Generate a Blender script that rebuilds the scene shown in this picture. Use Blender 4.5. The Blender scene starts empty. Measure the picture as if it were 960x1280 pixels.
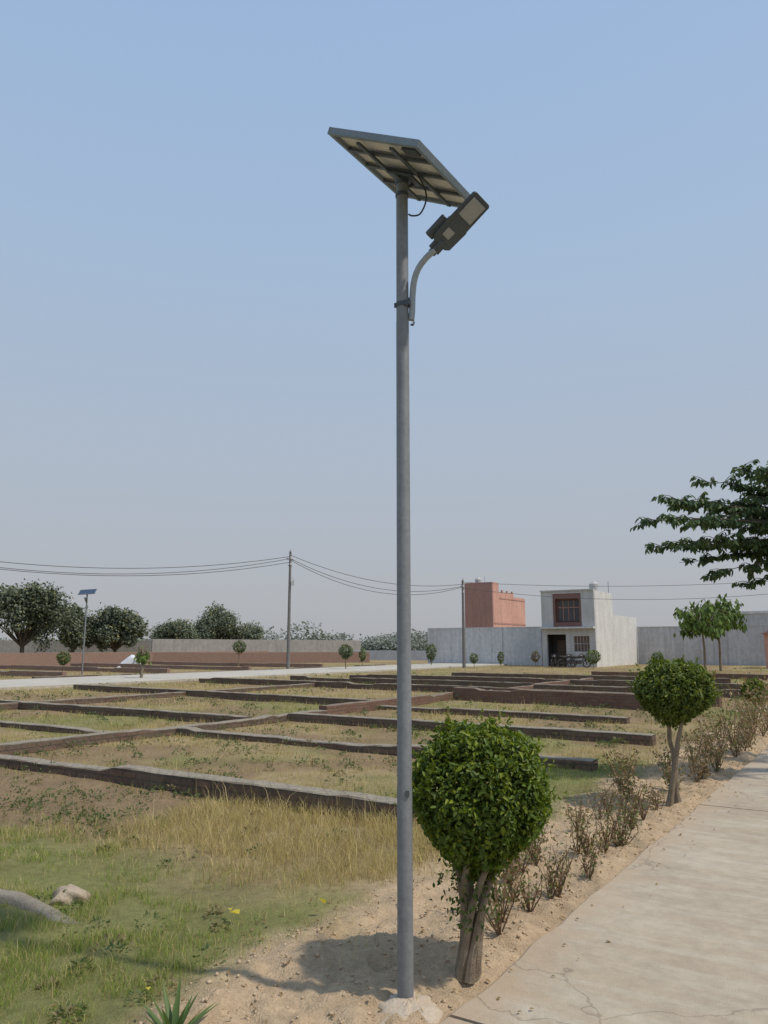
import bpy, math, numpy as np, bmesh
from mathutils import Vector, Matrix
R = np.random.default_rng(7)
SC = bpy.context.scene
D2 = np.array([.5417, .8406]); N2 = np.array([-.8406, .5417]); O2 = np.array([.276, 3.65])
ANG = math.atan2(D2[1], D2[0])           # plot grid: a = along the footpath, b = left of it
def W(a, b):
    return O2[0]+a*D2[0]+b*N2[0], O2[1]+a*D2[1]+b*N2[1]
def AB(x, y):
    return (x-O2[0])*D2[0]+(y-O2[1])*D2[1], (x-O2[0])*N2[0]+(y-O2[1])*N2[1]

# ---------------------------------------------------------------- noise
def hsh(i, j, s):
    v = np.sin(i*127.1+j*311.7+s*74.7)*43758.5453
    return v-np.floor(v)
def vnoise(x, y, s=0):
    i = np.floor(x); j = np.floor(y); fx = x-i; fy = y-j
    fx = fx*fx*(3-2*fx); fy = fy*fy*(3-2*fy)
    return (hsh(i, j, s)*(1-fx)+hsh(i+1, j, s)*fx)*(1-fy)+(hsh(i, j+1, s)*(1-fx)+hsh(i+1, j+1, s)*fx)*fy
def fbm(x, y, s=0, o=4):
    t = 0; a = .5; n = 0
    for k in range(o):
        t = t+a*vnoise(x*2**k+k*17.3, y*2**k+k*9.1, s+k); n += a; a *= .5
    return t/n
def sm(x, e0, e1):
    t = np.clip((x-e0)/(e1-e0), 0, 1); return t*t*(3-2*t)

# ---------------------------------------------------------------- terrain functions
PW = 2.75     # path width
def gheight(x, y):
    x = np.asarray(x, float); y = np.asarray(y, float)
    a, b = AB(x, y)
    d = np.hypot(x, y)
    h = (fbm(x*.7, y*.7, 3)-.5)*.10*sm(b, .9, 2.5) + (fbm(x*4, y*4, 5)-.5)*.05*np.exp(-d/25)
    strip = sm(b, -.05, .15)*(1-sm(b, .9, 1.5))
    h = h + strip*((fbm(x*2.5, y*2.5, 8)-.5)*.09+.01+(np.abs(fbm(x*6, y*6, 18, 3)-.5))*.15)
    h = h - strip*.03*sm(vnoise(x*4.5, y*4.5, 91), .70, .80)
    inpath = (1-sm(b, -.12, 0.0))*sm(b, -PW, -PW+.12)
    h = h*(1-inpath)-.05*inpath
    inroad = sm(b, 25.8, 26.4)*(1-sm(b, 31.6, 32.2))
    h = h*(1-inroad)-.05*inroad
    return h
def zones(x, y):
    """returns sand, green, dirt, gold weights"""
    a, b = AB(x, y)
    e = (fbm(x*1.6, y*1.6, 11)-.5)*.9
    sand = (1-sm(b+e, .95, 1.35))*sm(b, -PW-2.2, -PW-1.5)
    n1 = fbm(x*.35, y*.35, 21); n2 = fbm(x*.9, y*.9, 31)
    green = sm(n1*.6+n2*.4, .50, .64)
    near = 1-sm(a+(n2-.5)*1.8, .7, 1.7)
    green = np.maximum(green*.65, near*sm(n2, .28, .5)*.9)
    rowg = sm(a, 3.3, 3.8)*(1-sm(a, 7.2, 8))*(1-sm(b+(n2-.5)*2, 2.6, 4.2))
    green = np.maximum(green, rowg*.9)
    gold = sm(a+(n2-.5)*.8, 1.0, 1.6)*(1-sm(a, 3.0, 3.3))*(1-sm(b+(n2-.5)*1.5, 3.7, 4.7))
    green = green*(1-.9*gold)
    dirt = sm(fbm(x*.5+40, y*.5, 41), .47, .58)*.75
    dl = sm(a+(n2-.5)*.8, .9, 1.5)*(1-sm(a, 3.1, 3.3))*sm(b+(n2-.5)*1.2, 3.6, 4.5)
    dirt = np.maximum(dirt*(1-near)*(1-gold)*(1-.7*rowg), dl*.9)
    return sand, green, dirt, gold

# ---------------------------------------------------------------- mesh helpers
def link(ob, parent=None):
    SC.collection.objects.link(ob)
    if parent is not None: ob.parent = parent
    return ob
def empty(name, loc=(0, 0, 0), rot=0):
    e = bpy.data.objects.new(name, None); e.empty_display_size = .2
    e.location = loc; e.rotation_euler[2] = rot
    return link(e)
def fastmesh(name, V, F, mats, col=None, smooth=False, parent=None, loc=(0, 0, 0)):
    V = np.asarray(V, np.float32); groups = F if isinstance(F, list) else [F]
    me = bpy.data.meshes.new(name)
    me.vertices.add(len(V)); me.vertices.foreach_set("co", V.ravel())
    li = np.concatenate([g.ravel() for g in groups]).astype(np.int32)
    st = []; o = 0
    for g in groups:
        k = g.shape[1]; st.append(o+np.arange(len(g))*k); o += g.size
    st = np.concatenate(st).astype(np.int32)
    me.loops.add(len(li)); me.loops.foreach_set("vertex_index", li)
    me.polygons.add(len(st)); me.polygons.foreach_set("loop_start", st)
    if smooth: me.polygons.foreach_set("use_smooth", np.ones(len(st), bool))
    me.update(calc_edges=True)
    if col is not None:
        ca = me.color_attributes.new("Col", 'FLOAT_COLOR', 'POINT')
        c4 = np.ones((len(V), 4), np.float32); c4[:, :3] = col
        ca.data.foreach_set("color", c4.ravel())
    for m in (mats if isinstance(mats, (list, tuple)) else [mats]): me.materials.append(m)
    ob = bpy.data.objects.new(name, me); ob.location = loc
    return link(ob, parent)
class MB:
    """accumulates boxes / tubes into one mesh"""
    def __init__(s): s.v = []; s.f = []; s.n = 0
    def add(s, v, f):
        s.v.append(np.asarray(v, float)); s.f += [[i+s.n for i in q] for q in f]; s.n += len(v)
    def box(s, c, size, M=None):
        sx, sy, sz = [k/2 for k in size]
        v = np.array([[x, y, z] for z in (-sz, sz) for y in (-sy, sy) for x in (-sx, sx)])
        if M is not None: v = v@np.array(M).T
        s.add(v+np.array(c), [(0, 2, 3, 1), (4, 5, 7, 6), (0, 1, 5, 4), (2, 6, 7, 3), (0, 4, 6, 2), (1, 3, 7, 5)])
    def tube(s, pts, rad, seg=10, cap=True):
        pts = [Vector(p) for p in pts]
        if not hasattr(rad, '__len__'): rad = [rad]*len(pts)
        prev = None; v = []
        for i, p in enumerate(pts):
            t = (pts[min(i+1, len(pts)-1)]-pts[max(i-1, 0)]).normalized()
            if prev is None:
                u = t.cross(Vector((0.13, .99, .1)))
                if u.length < .1: u = t.cross(Vector((1, 0, 0)))
            else: u = prev-t*prev.dot(t)
            u.normalize(); prev = u; w = t.cross(u)
            for k in range(seg):
                q = 2*math.pi*k/seg; v.append(p+(u*math.cos(q)+w*math.sin(q))*rad[i])
        f = []
        for i in range(len(pts)-1):
            for k in range(seg):
                k2 = (k+1) % seg; f.append((i*seg+k, i*seg+k2, (i+1)*seg+k2, (i+1)*seg+k))
        if cap:
            f.append(tuple(range(seg))[::-1]); f.append(tuple((len(pts)-1)*seg+k for k in range(seg)))
        s.add([tuple(q) for q in v], f)
    def obj(s, name, mat, parent=None, loc=(0, 0, 0), smooth=False, bevel=0):
        me = bpy.data.meshes.new(name); me.from_pydata([tuple(map(float, q)) for q in np.concatenate(s.v)], [], s.f)
        me.materials.append(mat)
        if smooth:
            me.polygons.foreach_set("use_smooth", [True]*len(me.polygons))
            me.update()
            try: me.set_sharp_from_angle(angle=math.radians(40))
            except Exception: pass
        ob = bpy.data.objects.new(name, me); ob.location = loc
        link(ob, parent)
        if bevel:
            m = ob.modifiers.new("bevel", 'BEVEL'); m.width = bevel; m.segments = 2; m.limit_method = 'ANGLE'
        return ob
def bm_fix(me):
    bm = bmesh.new(); bm.from_mesh(me); bmesh.ops.recalc_face_normals(bm, faces=bm.faces); bm.to_mesh(me); bm.free()
def spline(pts, k=5):
    pv = [Vector(p) for p in pts]; q = []
    for i in range(len(pv)-1):
        p0 = pv[max(i-1, 0)]; p1 = pv[i]; p2 = pv[i+1]; p3 = pv[min(i+2, len(pv)-1)]
        for j in range(k):
            u = j/k; q.append(.5*((2*p1)+(p2-p0)*u+(2*p0-5*p1+4*p2-p3)*u*u+(3*p1-p0-3*p2+p3)*u**3))
    q.append(pv[-1]); return q

# ---------------------------------------------------------------- materials
def newmat(name):
    m = bpy.data.materials.new(name); m.use_nodes = True
    nt = m.node_tree; return m, nt, nt.nodes["Principled BSDF"]
def nd(nt, t, **k):
    n = nt.nodes.new(t)
    for q, v in k.items():
        if q in n.inputs: n.inputs[q].default_value = v
        else: setattr(n, q, v)
    return n
def mixc(nt, fac, A, B, mode='MIX'):
    m = nt.nodes.new("ShaderNodeMix"); m.data_type = 'RGBA'; m.blend_type = mode
    for s, v in ((m.inputs[0], fac), (m.inputs[6], A), (m.inputs[7], B)):
        if isinstance(v, bpy.types.NodeSocket): nt.links.new(v, s)
        elif isinstance(v, (tuple, list)): s.default_value = (*v, 1)
        else: s.default_value = v
    return m.outputs[2]
def ramp(nt, src, p0, p1, c0=(0, 0, 0), c1=(1, 1, 1)):
    r = nt.nodes.new("ShaderNodeValToRGB"); r.color_ramp.elements[0].position = p0; r.color_ramp.elements[1].position = p1
    r.color_ramp.elements[0].color = (*c0, 1); r.color_ramp.elements[1].color = (*c1, 1)
    nt.links.new(src, r.inputs[0]); return r.outputs[0]
def noise(nt, scale, detail=6, rough=.6, vec=None):
    n = nd(nt, "ShaderNodeTexNoise", Scale=scale, Detail=detail, Roughness=rough)
    if vec is None: vec = nt.nodes.new("ShaderNodeTexCoord").outputs['Object']
    nt.links.new(vec, n.inputs['Vector']); return n.outputs[0]
def bump(nt, bsdf, src, strength, dist):
    b = nd(nt, "ShaderNodeBump", Strength=strength, Distance=dist); nt.links.new(src, b.inputs['Height']); nt.links.new(b.outputs[0], bsdf.inputs['Normal']); return b
def painted(name, c, c2=None, scale=3, rough=.6, metal=0, bs=.2, bd=.01, spec=.4, streak=0):
    m, nt, b = newmat(name); c2 = c2 or tuple(k*.7 for k in c)
    n = noise(nt, scale); f = ramp(nt, n, .35, .7)
    n2 = noise(nt, scale*9, 4); f2 = ramp(nt, n2, .3, .75, (.82, .82, .82), (1.08, 1.08, 1.08))
    col = mixc(nt, 1., mixc(nt, f, c, c2), f2, 'MULTIPLY')
    if streak:
        tc = nt.nodes.new("ShaderNodeTexCoord"); mp = nd(nt, "ShaderNodeMapping"); mp.inputs['Scale'].default_value = (2.2, 2.2, .18)
        nt.links.new(tc.outputs['Object'], mp.inputs[0]); n3 = noise(nt, 1.6, 7, .7, mp.outputs[0])
        col = mixc(nt, 1., col, ramp(nt, n3, .42, .72, (1.05, 1.05, 1.05), (1-streak, 1-streak, 1-streak*.95)), 'MULTIPLY')
    nt.links.new(col, b.inputs['Base Color']); b.inputs['Roughness'].default_value = rough; b.inputs['Metallic'].default_value = metal
    b.inputs['Specular IOR Level'].default_value = spec
    if bs: bump(nt, b, n2, bs, bd)
    return m
def foliage_mat(name, transl=.3, rough=.45, spec=.4):
    m, nt, b = newmat(name)
    a = nt.nodes.new("ShaderNodeVertexColor"); a.layer_name = "Col"
    b.inputs['Roughness'].default_value = rough; b.inputs['Specular IOR Level'].default_value = spec
    nt.links.new(a.outputs[0], b.inputs['Base Color'])
    if transl:
        t = nt.nodes.new("ShaderNodeBsdfTranslucent"); mx = nt.nodes.new("ShaderNodeMixShader"); mx.inputs[0].default_value = transl
        cc = mixc(nt, 1., a.outputs[0], (1.3, 1.35, .7), 'MULTIPLY'); nt.links.new(cc, t.inputs[0])
        nt.links.new(b.outputs[0], mx.inputs[1]); nt.links.new(t.outputs[0], mx.inputs[2])
        nt.links.new(mx.outputs[0], nt.nodes["Material Output"].inputs[0])
    return m
LEAF = foliage_mat("leaf", .28, .48, .35); GRASS = foliage_mat("grass_blade", .3, .7, .15); FARLEAF = foliage_mat("far_leaf", .15, .8, .1)
BARK = painted("bark", (.32, .26, .19), (.19, .145, .10), 14, .9, 0, .6, .02, .2)
BARKD = painted("bark_dark", (.13, .105, .08), (.085, .07, .055), 8, .9, 0, .5, .02, .2)
TWIG = painted("twig", (.22, .15, .09), (.14, .095, .06), 14, .9, 0, .2, .01, .2)

def ground_mat():
    m, nt, b = newmat("ground_soil")
    a = nt.nodes.new("ShaderNodeVertexColor"); a.layer_name = "Col"
    n1 = noise(nt, 1.3, 8, .65); n2 = noise(nt, 14, 8, .7); n3 = noise(nt, 90, 4, .6)
    c = mixc(nt, 1., a.outputs[0], ramp(nt, n1, .3, .7, (.84, .83, .81), (1.14, 1.13, 1.11)), 'MULTIPLY')
    c = mixc(nt, 1., c, ramp(nt, n2, .32, .68, (.80, .78, .76), (1.18, 1.17, 1.15)), 'MULTIPLY')
    c = mixc(nt, 1., c, ramp(nt, n3, .3, .7, (.86, .86, .86), (1.10, 1.10, 1.10)), 'MULTIPLY')
    nt.links.new(c, b.inputs['Base Color']); b.inputs['Roughness'].default_value = .95; b.inputs['Specular IOR Level'].default_value = .1
    mth = nd(nt, "ShaderNodeMath", operation='ADD'); nt.links.new(n2, mth.inputs[0]); nt.links.new(n3, mth.inputs[1])
    bump(nt, b, mth.outputs[0], .7, .03)
    return m
GROUND = ground_mat()
def conc_mat():
    m, nt, b = newmat("path_concrete")
    n1 = noise(nt, .9, 9, .7); n2 = noise(nt, 9, 9, .75); n3 = noise(nt, 190, 4, .6)
    tc = nt.nodes.new("ShaderNodeTexCoord"); mp = nd(nt, "ShaderNodeMapping"); mp.inputs['Scale'].default_value = (2.6, .35, 1)
    nt.links.new(tc.outputs['Object'], mp.inputs[0]); n4 = noise(nt, 2.6, 9, .72, mp.outputs[0])
    c = mixc(nt, ramp(nt, n1, .38, .62), (.41, .335, .25), (.49, .405, .30))
    c = mixc(nt, ramp(nt, n4, .45, .68), c, (.53, .465, .37))
    c = mixc(nt, 1., c, ramp(nt, n2, .25, .75, (.80, .79, .77), (1.13, 1.13, 1.12)), 'MULTIPLY')
    c = mixc(nt, 1., c, ramp(nt, n3, .3, .7, (.86, .86, .86), (1.09, 1.09, 1.09)), 'MULTIPLY')
    sx = nt.nodes.new("ShaderNodeSeparateXYZ"); nt.links.new(tc.outputs['Object'], sx.inputs[0])   # sand collected along the slab edge
    ad = nd(nt, "ShaderNodeMath", operation='MULTIPLY_ADD'); nt.links.new(noise(nt, 3.5, 8, .7), ad.inputs[0]); ad.inputs[1].default_value = .9; nt.links.new(sx.outputs[1], ad.inputs[2])
    e = ramp(nt, ad.outputs[0], .18, .46); ef = nd(nt, "ShaderNodeMath", operation='MULTIPLY'); nt.links.new(e, ef.inputs[0]); ef.inputs[1].default_value = .8
    c = mixc(nt, ef.outputs[0], c, (.46, .345, .235))
    st = ramp(nt, noise(nt, 1.7, 10, .75), .57, .68); sf = nd(nt, "ShaderNodeMath", operation='MULTIPLY'); nt.links.new(st, sf.inputs[0]); sf.inputs[1].default_value = .45
    c = mixc(nt, sf.outputs[0], c, (.34, .27, .195))
    # fine shrinkage cracks
    vo = nt.nodes.new("ShaderNodeTexVoronoi"); vo.feature = 'DISTANCE_TO_EDGE'; vo.inputs['Scale'].default_value = .55
    va = nt.nodes.new("ShaderNodeVectorMath"); va.operation = 'MULTIPLY_ADD'
    nn = nd(nt, "ShaderNodeTexNoise", Scale=2.2, Detail=6.); nt.links.new(tc.outputs['Object'], nn.inputs['Vector'])
    nt.links.new(nn.outputs[1], va.inputs[0]); va.inputs[1].default_value = (.5, .5, .5); nt.links.new(tc.outputs['Object'], va.inputs[2]); nt.links.new(va.outputs[0], vo.inputs['Vector'])
    ck = ramp(nt, vo.outputs['Distance'], .0, .0035, (.55, .55, .55), (0, 0, 0)); c = mixc(nt, ck, c, (.17, .135, .10))
    nt.links.new(c, b.inputs['Base Color']); b.inputs['Roughness'].default_value = .85; b.inputs['Specular IOR Level'].default_value = .25
    mth = nd(nt, "ShaderNodeMath", operation='ADD'); nt.links.new(n2, mth.inputs[0]); nt.links.new(n3, mth.inputs[1])
    bump(nt, b, mth.outputs[0], .5, .01)
    return m
CONC = conc_mat()
def brick_mat(name, c1, c2, mortar, topc, scale=1., grime=.5, gc=(.20, .16, .115)):
    m, nt, b = newmat(name)
    tc = nt.nodes.new("ShaderNodeTexCoord"); sx = nt.nodes.new("ShaderNodeSeparateXYZ"); nt.links.new(tc.outputs['Object'], sx.inputs[0])
    ad = nd(nt, "ShaderNodeMath", operation='ADD'); nt.links.new(sx.outputs[0], ad.inputs[0]); nt.links.new(sx.outputs[1], ad.inputs[1])
    cb = nt.nodes.new("ShaderNodeCombineXYZ"); nt.links.new(ad.outputs[0], cb.inputs[0]); nt.links.new(sx.outputs[2], cb.inputs[1])
    br = nt.nodes.new("ShaderNodeTexBrick"); nt.links.new(cb.outputs[0], br.inputs['Vector'])
    br.inputs['Color1'].default_value = (*c1, 1); br.inputs['Color2'].default_value = (*c2, 1); br.inputs['Mortar'].default_value = (*mortar, 1)
    br.inputs['Scale'].default_value = scale; br.inputs['Brick Width'].default_value = .24; br.inputs['Row Height'].default_value = .08; br.inputs['Mortar Size'].default_value = .010; br.inputs['Mortar Smooth'].default_value = .3
    n = noise(nt, 2.5, 8, .7); n2 = noise(nt, 18, 6, .7)
    c = mixc(nt, 1., br.outputs[0], ramp(nt, n2, .3, .7, (.6, .6, .6), (1.2, 1.2, 1.2)), 'MULTIPLY')
    g = ramp(nt, n, .38, .62); gm = nd(nt, "ShaderNodeMath", operation='MULTIPLY'); nt.links.new(g, gm.inputs[0]); gm.inputs[1].default_value = grime
    c = mixc(nt, gm.outputs[0], c, gc)
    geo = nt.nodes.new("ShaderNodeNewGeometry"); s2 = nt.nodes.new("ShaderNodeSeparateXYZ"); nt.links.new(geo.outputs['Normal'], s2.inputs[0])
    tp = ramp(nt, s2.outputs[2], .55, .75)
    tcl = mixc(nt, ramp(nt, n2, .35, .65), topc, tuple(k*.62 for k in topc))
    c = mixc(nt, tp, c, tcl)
    nt.links.new(c, b.inputs['Base Color']); b.inputs['Roughness'].default_value = .95; b.inputs['Specular IOR Level'].default_value = .1
    mt = nd(nt, "ShaderNodeMath", operation='SUBTRACT'); nt.links.new(n2, mt.inputs[0]); nt.links.new(br.outputs[1], mt.inputs[1])
    bump(nt, b, mt.outputs[0], .8, .02)
    return m
BRICK_OLD = brick_mat("old_plot_brick", (.21, .13, .095), (.14, .10, .08), (.11, .095, .08), (.35, .305, .24), 1, .6, (.19, .155, .115))
BRICK_RED = brick_mat("red_brick", (.25, .13, .095), (.20, .105, .08), (.18, .14, .115), (.28, .225, .175), 1, .45)
BRICK_FAR = brick_mat("far_red_brick", (.37, .22, .165), (.33, .195, .15), (.32, .27, .23), (.36, .30, .25), 1, .3, (.31, .25, .20))  # brick paled for distance, haze put into the colour

# ---------------------------------------------------------------- leaves
def unit(v): return v/np.maximum(np.linalg.norm(v, axis=-1, keepdims=True), 1e-9)
def rdir(n): return unit(R.normal(size=(n, 3)))
def leafgeo(P, D, Nn, L, Wd, fold=.25, near=True):
    D = unit(D); S = unit(np.cross(D, Nn)); U = np.cross(S, D)
    L = np.asarray(L).reshape(-1, 1)*np.ones((len(P), 1)); Wd = np.asarray(Wd).reshape(-1, 1)*np.ones((len(P), 1))
    if near:
        vs = [P, P+D*L*.3-S*Wd*.48+U*Wd*fold, P+D*L*.68-S*Wd*.36+U*Wd*fold*.8-U*L*.06, P+D*L-U*L*.16, P+D*L*.68+S*Wd*.36+U*Wd*fold*.8-U*L*.06, P+D*L*.3+S*Wd*.48+U*Wd*fold]
        V = np.stack(vs, 1).reshape(-1, 3); i = np.arange(len(P))[:, None]*6
        F = np.concatenate([i+np.array([[0, 1, 2, 3]]), i+np.array([[0, 3, 4, 5]])])
        return V, F, 6
    vs = [P, P+D*L*.5-S*Wd*.5, P+D*L, P+D*L*.5+S*Wd*.5]
    V = np.stack(vs, 1).reshape(-1, 3); i = np.arange(len(P))[:, None]*4
    return V, i+np.array([[0, 1, 2, 3]]), 4
def lerp(c0, c1, t): return np.asarray(c0)*(1-t[:, None])+np.asarray(c1)*t[:, None]

def leafball(c, rx, rz, n, L, dark, light, near=True, taper=0., lump=.10, depth=.16, yellow=.12, box=0., asp=.5):
    d = rdir(n)
    k = 1+lump*.8*(2*vnoise(d[:, 0]*2.2+7+d[:, 2]*2.1, d[:, 1]*2.2+3-d[:, 2]*1.7, 5)-1)+lump*.9*(2*vnoise(d[:, 0]*6+1, d[:, 1]*6+d[:, 2]*5, 9)-1)
    k = k*(1+box*(1-np.max(np.abs(d), 1))*1.2)
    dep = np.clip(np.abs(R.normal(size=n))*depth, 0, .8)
    k = k+(R.random(n) < .06)*R.uniform(0, .10, n)
    r = k*(1-dep)
    fx = np.where(d[:, 2] < 0, 1-taper*(-d[:, 2])**1.2, 1)
    P = np.stack([d[:, 0]*r*rx*fx, d[:, 1]*r*rx*fx, d[:, 2]*r*rz], 1)+np.array(c)
    D = unit(d*.55+rdir(n)*.9+np.array([0, 0, -.35])); Nn = unit(d*.8+rdir(n)*.7+np.array([0, 0, .5]))
    LL = L*R.uniform(.65, 1.25, n)
    V, F, kk = leafgeo(P-D*LL[:, None]*.4, D, Nn, LL, LL*asp, near=near)
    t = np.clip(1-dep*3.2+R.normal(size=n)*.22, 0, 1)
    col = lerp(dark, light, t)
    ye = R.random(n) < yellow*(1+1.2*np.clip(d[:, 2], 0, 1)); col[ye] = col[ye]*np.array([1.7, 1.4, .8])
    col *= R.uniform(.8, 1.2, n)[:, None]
    return V, F, np.repeat(col, kk, 0)

# ---------------------------------------------------------------- WORLD / LIGHT / CAMERA
SUN = Vector((.94, -.34, 0)).normalized(); EL = math.radians(57)
SUN = Vector((SUN.x*math.cos(EL), SUN.y*math.cos(EL), math.sin(EL)))
w = bpy.data.worlds.new("World"); SC.world = w; w.use_nodes = True
nt = w.node_tree; bg = nt.nodes["Background"]
sky = nt.nodes.new("ShaderNodeTexSky"); sky.sky_type = 'NISHITA'; sky.sun_disc = False
sky.sun_elevation = EL; sky.sun_rotation = math.atan2(SUN.x, SUN.y)
sky.air_density = 1.0; sky.dust_density = 4.0; sky.ozone_density = 1.0; sky.altitude = 200
# summer haze: an even pale veil whose colour depends on elevation, mixed over the physical sky
tcw = nt.nodes.new("ShaderNodeTexCoord"); sxw = nt.nodes.new("ShaderNodeSeparateXYZ"); nt.links.new(tcw.outputs['Generated'], sxw.inputs[0])
hz = nt.nodes.new("ShaderNodeValToRGB"); cr = hz.color_ramp
stops = [(0.0, (.445, .455, .48)), (.08, (.445, .465, .505)), (.22, (.435, .495, .58)), (.47, (.39, .515, .69)), (.72, (.335, .485, .73)), (1.0, (.28, .44, .70))]
cr.elements[0].position, cr.elements[0].color = 0, (*stops[0][1], 1); cr.elements[1].position, cr.elements[1].color = 1, (*stops[-1][1], 1)
for p_, c_ in stops[1:-1]:
    e_ = cr.elements.new(p_); e_.color = (*c_, 1)
nt.links.new(sxw.outputs[2], hz.inputs[0])
vm = nt.nodes.new("ShaderNodeVectorMath"); vm.operation = 'SCALE'; vm.inputs['Scale'].default_value = 1/.15; nt.links.new(hz.outputs[0], vm.inputs[0])
mxw = mixc(nt, .90, sky.outputs[0], vm.outputs[0])
nt.links.new(mxw, bg.inputs[0]); bg.inputs[1].default_value = .15
sl = bpy.data.lights.new("sun", 'SUN'); sl.energy = 2.9; sl.angle = math.radians(2.0); sl.color = (1, .92, .80)
so = bpy.data.objects.new("sun", sl); so.rotation_euler = SUN.to_track_quat('Z', 'Y').to_euler(); so.location = (20, -8, 30); link(so)
cam = bpy.data.cameras.new("camera"); co = bpy.data.objects.new("camera", cam); link(co)
cam.sensor_fit = 'VERTICAL'; cam.sensor_height = 36; cam.lens = 27.03; cam.clip_end = 5000; cam.clip_start = .05
co.location = (0, 0, 1.6); co.rotation_euler = (math.pi/2+math.atan(168/961), 0, 0); SC.camera = co
SC.view_settings.view_transform = 'Standard'; SC.view_settings.look = 'None'; SC.view_settings.exposure = 0

# ---------------------------------------------------------------- GROUND
def axis(lo, hi, step, far, g=1.13):
    c = list(np.arange(lo, hi, step)); s = step; x = hi
    while x < far: c.append(x); s *= g; x += s
    c.append(far); s = step; x = lo-step; pre = []
    while x > -far: pre.append(x); s *= g; x -= s
    pre.append(-far); return np.array(pre[::-1]+c)
ga = axis(-2, 9, .035, 2500, 1.05); gb = axis(-1, 5, .035, 2500, 1.05)
A_, B_ = np.meshgrid(ga, gb, indexing='ij'); X_, Y_ = W(A_, B_)
Z_ = gheight(X_, Y_)*np.exp(-np.hypot(X_, Y_)/150)
s_, g_, dt_, gd_ = zones(X_, Y_)
dryc = np.array([.35, .275, .15]); grc = np.array([.20, .21, .08]); dic = np.array([.27, .19, .12]); sac = np.array([.53, .40, .265])
g3 = g_[..., None]; col = dryc*(1-g3)+grc*g3
col = col*(1-dt_[..., None])+dic*dt_[..., None]; col = col*(1-s_[..., None])+sac*s_[..., None]
far_ = sm(np.hypot(X_, Y_), 70, 200)[..., None]; col = col*(1-far_)+np.array([.29, .29, .22])*far_  # far ground blends to a pale tone, aerial haze painted in
na, nb = X_.shape; idx = np.arange(na*nb).reshape(na, nb)
F = np.stack([idx[:-1, :-1], idx[1:, :-1], idx[1:, 1:], idx[:-1, 1:]], -1).reshape(-1, 4)
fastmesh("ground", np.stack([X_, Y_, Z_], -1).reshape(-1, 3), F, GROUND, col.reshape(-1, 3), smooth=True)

# ---------------------------------------------------------------- FOOTPATH slabs and far ROAD
def slabs(name, b0, b1, joints, top, bot, mat, wob=.015, step=.12):
    V = []; Fq = []; n = 0
    for a0, a1 in joints:
        aa = np.arange(a0+.012, a1-.005, step if a1 < 20 else .6); aa = np.append(aa, a1-.012)
        for i, a in enumerate(aa):
            e = (fbm(np.array(a*3.), np.array(1.), 5)-.5)*wob*3; e2 = (fbm(np.array(a*3.), np.array(7.), 6)-.5)*wob*3
            bs = [b1+e2, b1+e2, b1+.03+e2, (b0+b1)/2, b0-.02+e, b0+e, b0+.01+e]
            zs = [bot, top-.012, top, top+.004, top, top-.014, bot]
            for b, z in zip(bs, zs):
                V.append((a, b, z))
            if i:
                for k in range(6):
                    p = n+(i-1)*7+k; q = n+i*7+k; Fq.append((p, q, q+1, p+1))
        Fq.append(tuple(n+k for k in range(6, -1, -1))); Fq.append(tuple(n+(len(aa)-1)*7+k for k in range(7)))
        n += len(aa)*7
    me = bpy.data.meshes.new(name); me.from_pydata(V, [], Fq); me.materials.append(mat); bm_fix(me)
    ob = bpy.data.objects.new(name, me); ob.location = (O2[0], O2[1], 0); ob.rotation_euler[2] = ANG; link(ob)
slabs("footpath", 0, -PW, [(-16+5.33*k, -16+5.33*(k+1)) for k in range(13)], .035, -.12, CONC, wob=.02)
ROADC = painted("road_concrete", (.52, .48, .41), (.45, .41, .34), .5, .9, 0, .2, .02)
slabs("road", 32.4, 26.2, [(-60+10*k, -50+10*k) for k in range(16)], .10, -.12, ROADC)

# ---------------------------------------------------------------- PLOT WALLS
def plot_wall(a0, b0, a1, b1, h, mat, th=.23, name="brick_plot_wall", step=.24, rough=.02, base=-.15):
    x0, y0 = W(a0, b0); x1, y1 = W(a1, b1); L = math.hypot(x1-x0, y1-y0); ang = math.atan2(y1-y0, x1-x0)
    n = max(2, int(L/step)+1); xs = np.linspace(0, L, n)
    V = []; F = []; seed = a0*3.1+b0*1.7; drop = 0
    for i, x in enumerate(xs):
        if rough > .015:
            if R.random() < .10: drop = R.choice([0, 0, 0, .03, .055])
        z = h+(fbm(np.array(x*.25), np.array(seed), 2)-.5)*rough*2+R.uniform(-1, 1)*rough*.3-drop
        y = (fbm(np.array(x*.2), np.array(seed+9), 3)-.5)*.05+R.uniform(-.006, .006)
        y2 = R.uniform(-.006, .006)
        V += [(x, y-th/2, base), (x, y-th/2+y2, z-.012), (x, y-th/2+.014, z), (x, y+th/2-.014, z+R.uniform(-.006, .006)), (x, y+th/2, z-.012), (x, y+th/2, base)]
        if i:
            for k in range(5):
                p = (i-1)*6+k; q = i*6+k; F.append((p, q, q+1, p+1))
    F.append((5, 4, 3, 2, 1, 0)); F.append(tuple((n-1)*6+k for k in range(6)))
    me = bpy.data.meshes.new(name); me.from_pydata(V, [], F); me.materials.append(mat)
    bm_fix(me)
    ob = bpy.data.objects.new(name, me); ob.location = (x0, y0, 0); ob.rotation_euler[2] = ang; return link(ob)
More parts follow.
